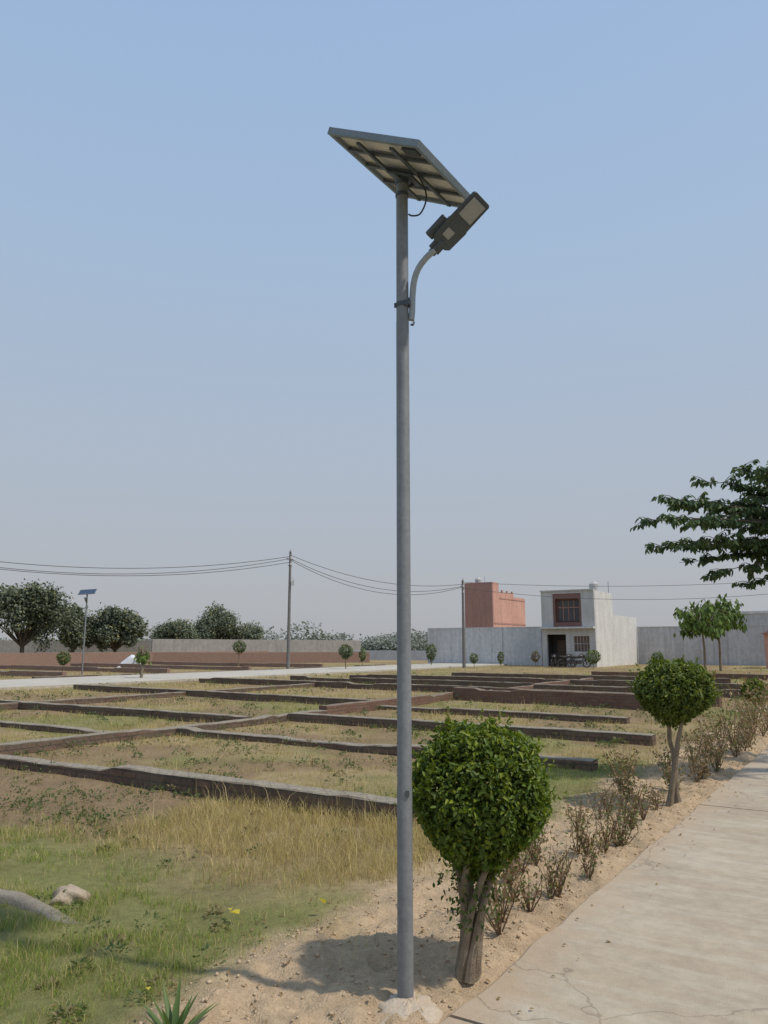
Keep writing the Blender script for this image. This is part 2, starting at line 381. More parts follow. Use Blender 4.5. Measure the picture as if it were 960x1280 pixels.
WALLS = [(3.2, 2.0, 3.15, 9.3, .18, BRICK_OLD), (3.1, 9.55, 2.9, 19, .19, BRICK_OLD), (7.05, 1.6, 7.05, 9.3, .14, BRICK_OLD),
 (6.2, 9.55, 6.1, 18, .10, BRICK_OLD), (10.15, 1.6, 10.2, 9.3, .18, BRICK_OLD), (9.1, 9.55, 9.1, 22, .17, BRICK_OLD), (14.3, 9.55, 15.4, 24, .20, BRICK_OLD),
 (13.7, 3.0, 13.8, 9.3, .13, BRICK_OLD), (17.1, 2.6, 17.9, 9.3, .40, BRICK_RED), (21.1, 9.55, 22.2, 24.5, .24, BRICK_OLD), (19.8, 2.2, 20.6, 9.3, .26, BRICK_RED),
 (23.6, 1.8, 24.2, 9.3, .26, BRICK_OLD), (24.6, 9.55, 25.6, 22, .25, BRICK_OLD), (28.0, 2, 28.3, 20.5, .28, BRICK_OLD), (33, 4, 33.3, 17.5, .26, BRICK_OLD), (39, 2.8, 39.2, 12, .26, BRICK_RED),
 (-1.0, 9.42, 11.5, 9.42, .17, BRICK_OLD), (11.5, 9.42, 31, 9.42, .24, BRICK_RED), (5, 17.6, 24, 17.6, .16, BRICK_OLD), (20, 33.8, 52, 33.8, .12, BRICK_OLD)]
for w_ in WALLS: plot_wall(*w_)
KERB = painted("kerb_concrete", (.34, .30, .24), (.25, .21, .16), 5, .95, 0, .6, .02, .1)
def kerb():
    V = []; F = []; n = 40; x0, y0 = W(-.12, 2.3); x1, y1 = W(-.15, 9.2)
    for i in range(n):
        t = i/(n-1); x = x0+(x1-x0)*t; y = y0+(y1-y0)*t; g = float(gheight(x, y)); up = .055*float(sm(np.array(t), 0, .10))-.012+R.uniform(-.006, .006)
        j = R.uniform(-.01, .01); h2 = .05+.012*float(fbm(np.array(t*30), np.array(2.), 4))
        for s_, z in ((-h2-.012, g-.08), (-h2, g+up-.008), (-h2*.6, g+up+.004), (h2*.6, g+up+.003), (h2, g+up-.010), (h2+.012, g-.08)):
            V.append((x+D2[0]*(s_+j), y+D2[1]*(s_+j), z))
        if i:
            for k in range(5): p = (i-1)*6+k; q = i*6+k; F.append((p, q, q+1, p+1))
    me = bpy.data.meshes.new("buried_kerb"); me.from_pydata(V, [], F); me.materials.append(KERB); bm_fix(me); me.polygons.foreach_set("use_smooth", [True]*len(F)); link(bpy.data.objects.new("buried_kerb", me))
kerb()
for aa in (22, 29, 36, 44): plot_wall(aa, 34.2, aa+.5, 54, .3, BRICK_FAR)
plot_wall(12, 55, 62, 55.5, 1.1, BRICK_FAR, name="red_brick_wall", step=1)
def gwall(name, p0, p1, h, mat, th=.25):
    a0, b0 = AB(*p0); a1, b1 = AB(*p1); return plot_wall(a0, b0, a1, b1, h, mat, th=th, name=name, step=1.5, rough=.01)
gwall("red_brick_wall", (-27, 70), (-1.5, 80), 1.05, BRICK_FAR)
gwall("red_brick_wall", (-60, 66), (-30, 72), .9, BRICK_FAR)
GREYW = painted("grey_wall", (.31, .295, .275), (.36, .335, .305), .3, .9, 0, 0, streak=.2)
gwall("boundary_wall", (-23.8, 80), (-3, 98), 2.35, GREYW)
gwall("boundary_wall", (-75, 84), (-27, 92), 2.3, GREYW)
WHITEW = painted("white_wall", (.62, .63, .64), (.5, .51, .52), .5, .85, 0, 0)
gwall("low_white_wall", (-4, 95), (9, 90), 1.1, WHITEW)

# ---------------------------------------------------------------- SOLAR STREET LAMP
POLE = painted("pole_paint", (.235, .247, .255), (.19, .198, .205), 5, .55, .1, .15, .004, .4, streak=.22)
ALU = painted("panel_frame", (.22, .27, .31), (.18, .22, .255), 8, .5, .2, 0)
BACK = painted("panel_backsheet", (.80, .77, .76), (.68, .66, .65), 6, .6, 0, 0)
STEELD = painted("dark_steel", (.10, .12, .135), (.07, .085, .10), 8, .5, .3, 0)
HOUS = painted("lamp_housing", (.085, .105, .12), (.065, .08, .095), 8, .5, .2, 0)
LENS = painted("led_lens", (.36, .37, .375), (.31, .315, .32), 30, .35, 0, 0)
ARM = painted("arm_galvanised", (.36, .40, .42), (.29, .32, .33), 12, .5, .2, 0)
CELL = painted("solar_cells", (.012, .02, .05), (.02, .03, .07), 4, .12, 0, 0, 0, .6)
CABLE = painted("cable_black", (.035, .035, .037), (.025, .025, .027), 8, .6, 0, 0)
def solar_lamp(base, ztop, s=1., yaw=0.):
    E = empty("solar_street_lamp", base, yaw)
    mb = MB(); H = ztop-base[2]
    mb.tube([(0, 0, -.2), (0, 0, .95*s), (0, 0, .955*s), (0, 0, H*.80), (0, 0, H*.802), (0, 0, H)], [.0370*s, .0360*s, .0350*s, .0335*s, .0325*s, .0315*s], 28)
    mb.obj("pole", POLE, E, smooth=True)
    mb = MB(); zc = 3.36*H/4.08
    for z, hh in ((zc, .022), (H-.015, .03), (H-.09, .02)):
        mb.tube([(0, 0, z-hh/2), (0, 0, z+hh/2)], .036*s, 20)
    mb.box((-.039*s, 0, zc), (.010, .012, .022)); mb.box((.02*s, -.033*s, zc), (.026, .012, .03)); mb.box((.012*s, -.036*s, .925*s), (.018, .010, .025))
    mb.obj("collars", STEELD, E, smooth=True)
    yawp, roll, th = -.487, -.448, .093
    e1 = np.array([math.cos(yawp)*math.cos(roll), math.sin(yawp)*math.cos(roll), math.sin(roll)])
    hh = np.array([-math.sin(yawp), math.cos(yawp), 0]); e2 = hh*math.cos(th)+np.array([0, 0, math.sin(th)]); e2 -= e1*(e2@e1); e2 /= np.linalg.norm(e2)
    e3 = np.cross(e1, e2); M = np.stack([e1, e2, e3], 1); Wd, Ld = .57*s, .76*s
    C = np.array([.030, 0, H+.055*s])
    P = lambda x, y, z: C+e1*x+e2*y+e3*z
    mb = MB(); t = .024*s; dp = .036*s
    for sy in (-1, 1): mb.box(P(0, sy*(Ld/2-t/2), 0), (Wd, t, dp), M)
    for sx in (-1, 1): mb.box(P(sx*(Wd/2-t/2), 0, 0), (t, Ld-2*t, dp), M)
    mb.obj("panel_frame", ALU, E, bevel=.002)
    mb = MB(); mb.box(P(0, 0, dp/2-.012), (Wd-2*t, Ld-2*t, .004), M); mb.obj("panel_backsheet", BACK, E)
    mb = MB(); mb.box(P(0, 0, dp/2-.006), (Wd-2*t, Ld-2*t, .004), M); mb.obj("panel_cells", CELL, E)
    mb = MB()
    for y in (-.20, -.02, .18): mb.box(P(0, y*s, -.012*s), (Wd*.93, .026*s, .016*s), M)
    mb.box(P(-.10*s, 0, -.028*s), (.024*s, Ld*.90, .014*s), M); mb.box(P(.11*s, 0, -.028*s), (.024*s, Ld*.90, .014*s), M)
    mb.box(P(.19*s, -.28*s, -.002), (.09*s, .06*s, .022*s), M)
    mb.box(P(0, 0, -.042*s), (.16*s, .13*s, .014*s), M)
    for q in (-1, 1):
        mb.tube([(0, q*.03*s, H-.03), P(.03*q*s, q*.06*s, -.045*s)], .010*s, 8)
    mb.tube([(0, 0, H-.02), (0, 0, H+.03)], .028*s, 16)
    mb.obj("panel_bracket", STEELD, E, bevel=.002)
    za = 3.29*H/4.08
    pts = [(.045, -.005, za-.015), (.050, -.008, za+.03), (.053, -.012, za+.12), (.062, -.022, za+.20), (.085, -.035, za+.262), (.125, -.052, za+.312), (.168, -.068, za+.345)]
    mb = MB(); mb.tube(spline(pts), .0165*s, 14); mb.obj("lamp_arm", ARM, E, smooth=True)
    mb = MB()
    for z in (za+.01, za+.10): mb.box((.034, -.005, z), (.040, .022, .014))
    mb.tube([(.045, -.005, za-.04), (.052, -.02, za-.05), (.06, -.005, za-.025)], .006, 8)
    mb.obj("arm_clamps", STEELD, E, bevel=.002)
    hx = np.array([.60, -.40, .50]); hx /= np.linalg.norm(hx)
    dn = np.array([.30, -.66, -.50]); dn -= hx*(dn@hx); dn /= np.linalg.norm(dn)
    hz = -dn; hy = np.cross(hz, hx); HM = np.stack([hx, hy, hz], 1); k = s*.88
    HC = np.array([.180, -.075, za+.352]); Q = lambda x, y, z: HC+hx*x*k+hy*y*k+hz*z*k
    mb = MB(); mb.tube([Q(-.045, 0, 0.01), Q(.05, 0, 0.01)], .025*k, 14); mb.box(Q(.0, 0, .02), (.05*k, .07*k, .03*k), HM); mb.obj("head_spigot", HOUS, E, smooth=True)
    prof = [(.02, -.045), (.04, -.07), (.17, -.075), (.185, -.070), (.365, -.068), (.375, -.055), (.375, .055), (.365, .068), (.185, .070), (.17, .075), (.04, .07), (.02, .045)]
    V = [Q(x, y, 0) for x, y in prof]+[Q(x, y, .022) for x, y in prof]+[Q(.2+(x-.2)*.88, y*.8, .038) for x, y in prof]; n = len(prof)
    F = [tuple(range(n))]
    for l in (0, 1):
        for i in range(n): F.append((l*n+i, (l+1)*n+i, (l+1)*n+(i+1) % n, l*n+(i+1) % n))
    F.append(tuple(2*n+i for i in range(n))[::-1])
    mb = MB(); mb.add(V, F); o = mb.obj("lamp_housing", HOUS, E); bm_fix(o.data)
    md = o.modifiers.new("bevel", 'BEVEL'); md.width = .004; md.segments = 2; md.limit_method = 'ANGLE'
    side = 1 if (hy[0]*-.7+hy[2]*.7) > 0 else -1        # driver box sits on the pole side
    mb = MB(); mb.box(Q(.085, side*.074, .040), (.145*k, .05*k, .045*k), HM); mb.obj("driver_box", HOUS, E, bevel=.006)
    mb = MB(); mb.box(Q(.285, 0, -.003), (.125*k, .100*k, .008*k), HM); mb.obj("led_window", LENS, E, bevel=.003)
    mb = MB(); mb.box(Q(.105, -.012, -.003), (.055*k, .055*k, .008*k), HM); mb.obj("sensor_window", LENS, E, bevel=.003)
    mb = MB()
    for i in range(6): mb.box(Q(.20+.03*i, 0, .045), (.005*k, .10*k, .016*k), HM)
    mb.obj("cooling_fins", HOUS, E)
    c0 = P(.12*s, -.08*s, -.03*s)
    mb = MB(); mb.tube(spline([c0, (.125, -.03, H-.08), (.125, -.03, H-.15), (.095, -.02, H-.21), (.055, -.01, H-.215), (.036, 0, H-.20)]), .0045, 8); mb.obj("cable", CABLE, E, smooth=True)
    return E
solar_lamp((.097, 3.79, 0), 4.085)
solar_lamp((-17.5, 45.5, 0), 4.7, 1.25, yaw=-.9)
def lump(name, c, r, rz, mat, seed, n=28, amp=.25):
    V = []; F = []; m = 10
    for i in range(m+1):
        ph = math.pi/2*i/m
        for k in range(n):
            q = 2*math.pi*k/n
            rr = r*(1+amp*(float(fbm(np.array(math.cos(q)*1.5+seed), np.array(math.sin(q)*1.5+ph), 3))-.5)*2)
            V.append((c[0]+rr*math.cos(ph)*math.cos(q), c[1]+rr*math.cos(ph)*math.sin(q), c[2]-.03+(rz+.03)*math.sin(ph)**.8*(1+.35*(float(fbm(np.array(math.cos(q)*2+seed), np.array(math.sin(q)*2+ph*3.), 7))-.5))))
    for i in range(m):
        for k in range(n): F.append((i*n+k, i*n+(k+1) % n, (i+1)*n+(k+1) % n, (i+1)*n+k))
    F.append(tuple(m*n+k for k in range(n)))
    me = bpy.data.meshes.new(name); me.from_pydata(V, [], F); me.materials.append(mat); me.polygons.foreach_set("use_smooth", [True]*len(F))
    return link(bpy.data.objects.new(name, me))
FOOT = painted("footing_concrete", (.58, .48, .37), (.50, .40, .29), 9, .95, 0, .5, .012, .1)
lump("concrete_footing", (.11, 3.75, .0), .17, .05, FOOT, 1., n=60, amp=.6)

# ---------------------------------------------------------------- TOPIARY SHRUBS
def topiary(x, y, zc, rx, rz, n, L, dark, light, tr=.02, stems=1, taper=.25, near=True, name="round_topiary_shrub", spread=.5, sprouts=0, lean=(0, 0), lump=.1, box=0., yellow=.12, base=0.):
    z0 = float(gheight(x, y)); E = empty(name, (x, y, z0)); mb = MB()
    for k in range(stems):
        q = 2*math.pi*k/stems+.4; r0 = tr*1.5 if stems > 1 else 0
        pts = []; rad = []
        for i in range(9):
            t = i/8; z = t*(zc-rz*.2); rr = r0*(1.35-1.1*math.sin(math.pi*min(t*1.5, 1))*.35)+(t**2.2)*rx*spread*(1 if stems > 1 else 0)
            tw = q+t*2.2
            pts.append((rr*math.cos(tw)+R.normal()*tr*.2+lean[0]*t, rr*math.sin(tw)+R.normal()*tr*.2+lean[1]*t, z-.03)); rad.append(tr*(1.15-.6*t)*(1.25 if i == 0 else 1))
        mb.tube(pts, rad, 8)
    for k in range(12):
        q = R.uniform(0, 6.28); zs = zc-rz*R.uniform(.7, 1.0)
        mb.tube([(lean[0], lean[1], zs), (lean[0]+math.cos(q)*rx*.35, lean[1]+math.sin(q)*rx*.35, zs+rz*.4), (lean[0]+math.cos(q)*rx*.75, lean[1]+math.sin(q)*rx*.75, zs+rz*1.0)], [tr*.5, tr*.3, tr*.12], 6)
    mb.obj("trunk", BARK, E, smooth=True)
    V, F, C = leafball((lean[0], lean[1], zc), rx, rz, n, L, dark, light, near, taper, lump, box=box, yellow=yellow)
    Vs = [V]; Fs = [F]; Cs = [C]; o = len(V)
    for k in range(sprouts):
        q = R.uniform(0, 6.28); m = 20; cx = np.array([math.cos(q)*rx*.38, math.sin(q)*rx*.38, zc-rz-R.uniform(-.05, .12)])
        P = cx+R.normal(size=(m, 3))*np.array([.035, .035, .05]); D = rdir(m)+np.array([0, 0, -.5])
        v, f, kk = leafgeo(P, D, rdir(m)+np.array([0, 0, 1]), L*.9, L*.45, near=True)
        Vs.append(v); Fs.append(f+o); o += len(v); Cs.append(np.repeat(lerp(dark, light, R.random(m)), kk, 0))
    if near:
        for k in range(46):
            d = rdir(1)[0]; d[2] = abs(d[2])*.8-.1; d /= np.linalg.norm(d); m = 9
            p0 = np.array([lean[0], lean[1], zc])+d*np.array([rx, rx, rz])*.96; ln = R.uniform(.03, .09)
            P = p0+d*np.linspace(0, ln, m)[:, None]+np.array([0, 0, 1])*np.linspace(0, ln*.4, m)[:, None]+R.normal(size=(m, 3))*.006
            v, f, kk = leafgeo(P, rdir(m)+d*.8, rdir(m)+d, L*.85, L*.4, near=True)
            Vs.append(v); Fs.append(f+o); o += len(v); Cs.append(np.repeat(lerp(np.array(light)*.9, np.array(light)*np.array([1.7, 1.4, .9]), R.random(m)), kk, 0))
    fastmesh("foliage", np.concatenate(Vs), np.concatenate(Fs), LEAF if near else FARLEAF, np.concatenate(Cs), parent=E)
    return E
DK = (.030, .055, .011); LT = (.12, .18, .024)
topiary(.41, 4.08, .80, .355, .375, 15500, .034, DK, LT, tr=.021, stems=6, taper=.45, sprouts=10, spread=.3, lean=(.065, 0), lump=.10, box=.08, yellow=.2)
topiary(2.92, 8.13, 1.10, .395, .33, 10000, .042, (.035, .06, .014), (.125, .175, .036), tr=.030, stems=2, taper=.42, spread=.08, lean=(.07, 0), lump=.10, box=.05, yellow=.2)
topiary(9.2, 19.6, .50, .30, .28, 1800, .07, DK, LT, tr=.02, near=False)
FD = (.085, .11, .06); FL = (.16, .21, .09)  # far shrub greens paled, distance haze put into the colour
topiary(-20.4, 49.8, .85, .42, .42, 500, .16, FD, FL, near=False)
topiary(-11.8, 63.7, 1.55, .55, .55, 500, .18, FD, (.13, .17, .09), tr=.04, near=False)
topiary(-2.6, 53.1, 1.30, .50, .48, 500, .18, FD, (.13, .17, .09), tr=.04, near=False)
topiary(3.9, 64.5, 1.15, .45, .75, 500, .18, FD, (.12, .16, .09), tr=.04, near=False)
topiary(-1.7, 62, .9, .3, .5, 300, .16, FD, FL, near=False)
topiary(15.1, 56.5, .85, .55, .5, 600, .16, FD, FL, near=False)
topiary(20.1, 57.5, .8, .45, .4, 500, .16, FD, FL, near=False)
topiary(6.9, 60, .7, .35, .4, 300, .15, FD, FL, near=False)
topiary(9.1, 61, .75, .25, .5, 300, .15, FD, FL, near=False)
topiary(-18.6, 60, .8, .4, .4, 300, .15, FD, FL, near=False)
topiary(11.9, 61.5, .8, .35, .45, 300, .15, (.10, .08, .05), (.18, .14, .08), near=False)

# ---------------------------------------------------------------- generic big tree
def tree(name, x, y, H, rad, zc, rz, n, L, dark, light, tr, mat=FARLEAF, blobs=9, bark=BARKD, z0=0, seed=1):
    rr = np.random.default_rng(seed); E = empty(name, (x, y, z0)); mb = MB(); Vs = []; Fs = []; Cs = []; o = 0
    fork = max(zc-rz*.75, H*.16)
    mb.tube([(0, 0, -.1), (tr*.3, 0, fork*.5), (0, tr*.2, fork)], [tr*1.25, tr, tr*.85], 8)
    for k in range(blobs):
        q = k*2.4+rr.uniform(-.7, .7); el = rr.uniform(-.7, 1); rad_k = rr.uniform(.15, .85)
        c = np.array([math.cos(q)*rad*rad_k*math.sqrt(max(0, 1-el*el*.7)), math.sin(q)*rad*rad_k*math.sqrt(max(0, 1-el*el*.7)), zc+el*rz*.64])
        br = rad*rr.uniform(.24, .46)
        mb.tube([(0, 0, fork*.95), tuple(c*np.array([.5, .5, 0])+np.array([0, 0, (fork+c[2])/2])), tuple(c)], [tr*.5, tr*.3, tr*.1], 6)
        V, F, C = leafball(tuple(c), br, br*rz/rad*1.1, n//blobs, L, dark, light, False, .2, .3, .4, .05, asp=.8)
        Vs.append(V); Fs.append(F+o); o += len(V); Cs.append(C*rr.uniform(.8, 1.15))
    mb.obj("trunk", bark, E, smooth=True)
    fastmesh("foliage", np.concatenate(Vs), np.concatenate(Fs), mat, np.concatenate(Cs), parent=E)
    return E
TD = (.11, .13, .095); TL = (.165, .19, .125)  # tree greens paled and greyed, aerial haze put into the colour
for i, (u, Y, H, rd, hz_) in enumerate([(-34.8, 75, 8.3, 4.0, .0), (-34.3, 86, 6.4, 2.9, .01), (-30.0, 87, 6.0, 3.4, .01), (-26.8, 100, 5.0, 3.6, .02), (-24.0, 110, 7.8, 3.9, .025), (-20.2, 112, 4.9, 3.1, .025)]):  # hz_ lifts the leaf colour of farther trees, painted haze
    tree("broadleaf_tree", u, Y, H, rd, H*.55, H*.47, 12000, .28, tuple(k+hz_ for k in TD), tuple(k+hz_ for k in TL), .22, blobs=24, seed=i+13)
Vs = []; Fs = []; Cs = []; o = 0
for k in range(120):
    x = R.uniform(-230, 60) if k < 80 else R.uniform(-45, 30); y = R.uniform(190, 320); h = R.uniform(2.0, 5.5) if k % 6 else R.uniform(5.5, 8)
    V, F, C = leafball((x, y, h*.5), h*R.uniform(.6, 1.3), h*.55, 420, .8, (.20, .22, .20), (.26, .28, .25), False, .1, .3, .3, 0, asp=.8)  # pale grey-greens carry the distance haze in the leaf colour
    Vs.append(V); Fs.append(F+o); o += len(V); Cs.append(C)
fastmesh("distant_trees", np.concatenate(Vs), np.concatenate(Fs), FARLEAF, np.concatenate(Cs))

def droopy(name, x, y, H, wd, n, L):
    E = empty(name, (x, y, 0)); mb = MB(); Vs = []; Fs = []; Cs = []; o = 0
    mb.tube([(0, 0, -.1), (.05, 0, H*.35), (-.03, 0, H*.7)], [.09, .07, .05], 8)
    for k in range(16):
        q = k*2.4; z = H*(.60+.024*k*.9); l = wd*R.uniform(.45, 1)
        tip = np.array([math.cos(q)*l, math.sin(q)*l, z+R.uniform(-.15, .3)])
        mb.tube([(0, 0, H*.6), (tip[0]*.5, tip[1]*.5, z+.25), tuple(tip)], [.035, .025, .01], 6)
        m = n//16; t = R.uniform(.3, 1.05, m)[:, None]
        P = np.array([0, 0, H*.66])*(1-t)+tip*t+R.normal(size=(m, 3))*np.array([.16, .16, .14])*H/4.5
        D = rdir(m)*.6+np.array([0, 0, -1.]); v, f, kk = leafgeo(P, D, rdir(m)+tip*.5, L*R.uniform(.7, 1.2, m), L*.5, near=False)
        Vs.append(v); Fs.append(f+o); o += len(v); Cs.append(np.repeat(lerp((.08, .12, .035), (.18, .26, .075), R.random(m)), kk, 0))
    mb.obj("trunk", BARK, E, smooth=True); fastmesh("foliage", np.concatenate(Vs), np.concatenate(Fs), FARLEAF, np.concatenate(Cs), parent=E)
droopy("young_tree", 20.3, 49.6, 4.2, 2.1, 1000, .42)
droopy("young_tree", 22.1, 51.5, 5.0, 1.8, 1000, .40)
droopy("young_tree", -11.76, 38, 1.5, .35, 320, .2)

def overhang_tree():
    bx, by = 7.7, 9.6; E = empty("overhanging_tree", (bx, by, 0)); mb = MB()
    mb.tube([(0, 0, -.1), (-.05, .03, 1.0), (-.15, 0, 1.9), (-.25, 0, 2.5)], [.13, .11, .10, .085], 12)
    L = [(-3.55, .15, 3.70), (-3.25, -.5, 3.72), (-3.1, .1, 3.86), (-4.15, -.1, 3.42), (-3.9, .4, 3.45), (-4.40, .0, 3.17), (-4.2, -.4, 3.12), (-4.35, .3, 2.86), (-4.05, -.2, 2.86), (-3.85, .4, 2.68), (-3.55, .0, 2.50), (-3.1, .3, 2.36), (-3.0, -.3, 3.40), (-2.6, .4, 3.78), (-2.8, .7, 3.15), (-3.4, -.1, 3.2), (-2.4, -.2, 3.9), (-3.3, .5, 2.9), (-2.9, -.6, 2.75), (-3.5, .3, 3.45), (-2.9, .2, 3.55)]
    for k in range(16):
        q = -2.2+k*.30; L.append((math.cos(q)*R.uniform(1.5, 2.6)+.3, math.sin(q)*R.uniform(1.5, 2.8), R.uniform(2.6, 4.1)))
    P = []; Dd = []
    for i, tp in enumerate(L):
        s = Vector((-.25, 0, 2.55)); t = Vector(tp); mid = s.lerp(t, .5)+Vector((0, R.normal()*.12, .28+.15*R.random()))
        pts = []
        for j in range(11):
            u = j/10; p = s*(1-u)**2+mid*2*u*(1-u)+t*u*u; pts.append(p+Vector(R.normal(size=3)*.015))
        mb.tube(pts, [.035*(1-u/10*.93) for u in range(11)], 7)
        for j in range(44):
            u = R.uniform(.45, 1.0); p = s*(1-u)**2+mid*2*u*(1-u)+t*u*u; dr = (t-s).normalized()
            q = R.uniform(0, 6.28); side = Vector((math.cos(q), math.sin(q), R.uniform(-.45, .5))).normalized()
            td = (dr*.6+side).normalized(); ln = R.uniform(.14, .38)*(1.2-u*.55); e = p+td*ln+Vector((0, 0, -.06*ln))
            mb.tube([p, p.lerp(e, .5)+Vector((0, 0, .02)), e], [.006, .004, .002], 4, cap=False)
            m = max(5, int(ln/.020))
            for w_ in range(m):
                v = (w_+.5)/m; P.append(p.lerp(e, v)); sd = td.cross(Vector((0, 0, 1)))*(1 if w_ % 2 else -1); Dd.append(td*.4+sd*.6+Vector((0, 0, -.8))+Vector(R.normal(size=3)*.3))
    P = np.array([tuple(p) for p in P]); Dd = np.array([tuple(p) for p in Dd]); m = len(P)
    v, fc, kk = leafgeo(P, Dd, rdir(m)*.9+np.array([0, -.3, .7]), .09*R.uniform(.7, 1.25, m), .045*R.uniform(.8, 1.2, m), near=True)
    c = lerp((.05, .085, .038), (.105, .16, .06), R.random(m))
    mb.obj("trunk", BARKD, E, smooth=True); fastmesh("foliage", v, fc, LEAF, np.repeat(c, kk, 0), parent=E)
overhang_tree()

# ---------------------------------------------------------------- UTILITY POLES and WIRES
PC = painted("concrete_pole", (.21, .20, .19), (.16, .15, .145), 3, .85, 0, 0)
POR = painted("porcelain", (.6, .6, .58), (.5, .5, .5), 3, .3, 0, 0)
def upole(x, y, H, box=False):
    E = empty("utility_pole", (x, y, 0)); mb = MB()
    mb.tube([(0, 0, -.2), (0, 0, H*.6), (0, 0, H)], [.13, .10, .08], 10)
    mb.box((0, 0, H-.55), (.9, .08, .08), np.array(Matrix.Rotation(1.2, 3, 'Z'))); mb.box((0, 0, H-1.0), (.5, .06, .06), np.array(Matrix.Rotation(1.2, 3, 'Z')))
    mb.obj("shaft", PC, E)
    mb = MB()
    for z in (H+.03, H-.47, H-.9): mb.tube([(0.03, -.08, z-.05), (.03, -.08, z+.10)], .05, 8)
    mb.obj("insulators", POR, E)
    if box:
        mb = MB(); mb.box((.22, -.05, H-2.2), (.18, .18, .34)); mb.tube([(.0, 0, H-1.9), (.22, 0, H-1.8), (.28, 0, H-2.0)], .02, 6); mb.obj("meter_box", POR, E)
upole(-6.5, 53.1, 8.1, True); upole(6.03, 59, 6.6, False); upole(-33, 42, 8.6); upole(38, 52, 7.2)
WIREM = painted("wire_grey", (.09, .09, .095), (.07, .07, .075), 8, .6, 0, 0)
mb = MB()
def wire(p, q, sag, r=.02):
    p = Vector(p); q = Vector(q); pts = []
    for i in range(25):
        t = i/24; v = p.lerp(q, t); v.z -= 4*sag*t*(1-t); pts.append(v)
    mb.tube(pts, r, 5)
for dz, sg in ((-.35, 1.5), (-.5, 1.75), (-.75, 1.65)):
    wire((-6.5, 53.1, 8.1+dz), (-33, 42, 8.4+dz*.6), sg)
for dz, sg in ((-.25, .85), (-.5, 1.15), (-.6, 1.35)):
    wire((-6.5, 53.1, 8.1+dz), (6.03, 59, 6.45+dz*.6), sg)
for dz, sg in ((-.05, .75), (-.5, 1.4)):
    wire((6.03, 59, 6.5+dz), (38, 52, 7.0+dz*.5), sg, .016)
mb.obj("power_lines", WIREM, None)

# ---------------------------------------------------------------- BUILDINGS (local x along b decreasing -> right)
def frame_at(name, a, b):
    x, y = W(a, b); return empty(name, (x, y, 0), ANG-math.pi/2)
PLAST = painted("white_plaster_shaded", (.58, .57, .55), (.49, .48, .465), .9, .9, 0, .2, .02, streak=.2)  # greyer white: shade of the house front put into the colour
PLASB = painted("white_plaster_lit", (.70, .69, .66), (.61, .60, .57), .7, .9, 0, .3, .03, streak=.18)  # lighter white: sunlit house side put into the colour; also slab, parapet
MAR = painted("maroon_tile", (.24, .125, .11), (.19, .10, .09), 2, .6, 0, 0)
DARKI = painted("dark_interior", (.07, .07, .07), (.09, .085, .08), 2, .9, 0, 0)  # shade of the porch recess put into the colour, paled for haze
GLS = painted("window_glass", (.06, .065, .075), (.09, .09, .095), 2, .25, 0, 0)
WOODB = painted("brown_door", (.18, .12, .085), (.14, .09, .065), 3, .6, 0, 0)
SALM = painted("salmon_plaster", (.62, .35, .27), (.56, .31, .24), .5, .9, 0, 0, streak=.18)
SALD = painted("salmon_plaster_shaded", (.44, .25, .20), (.39, .22, .18), .5, .9, 0, 0, streak=.18)  # front's shade put into a darker salmon; reused for bars and roofs
TANK = painted("tank_plastic", (.55, .54, .52), (.45, .44, .43), 2, .5, 0, 0)
def part(E, name, mat, boxes):
    mb = MB()
    for (x0, x1, y0, y1, z0, z1) in boxes: mb.box(((x0+x1)/2, (y0+y1)/2, (z0+z1)/2), (x1-x0, y1-y0, z1-z0))
    return mb.obj(name, mat, E)
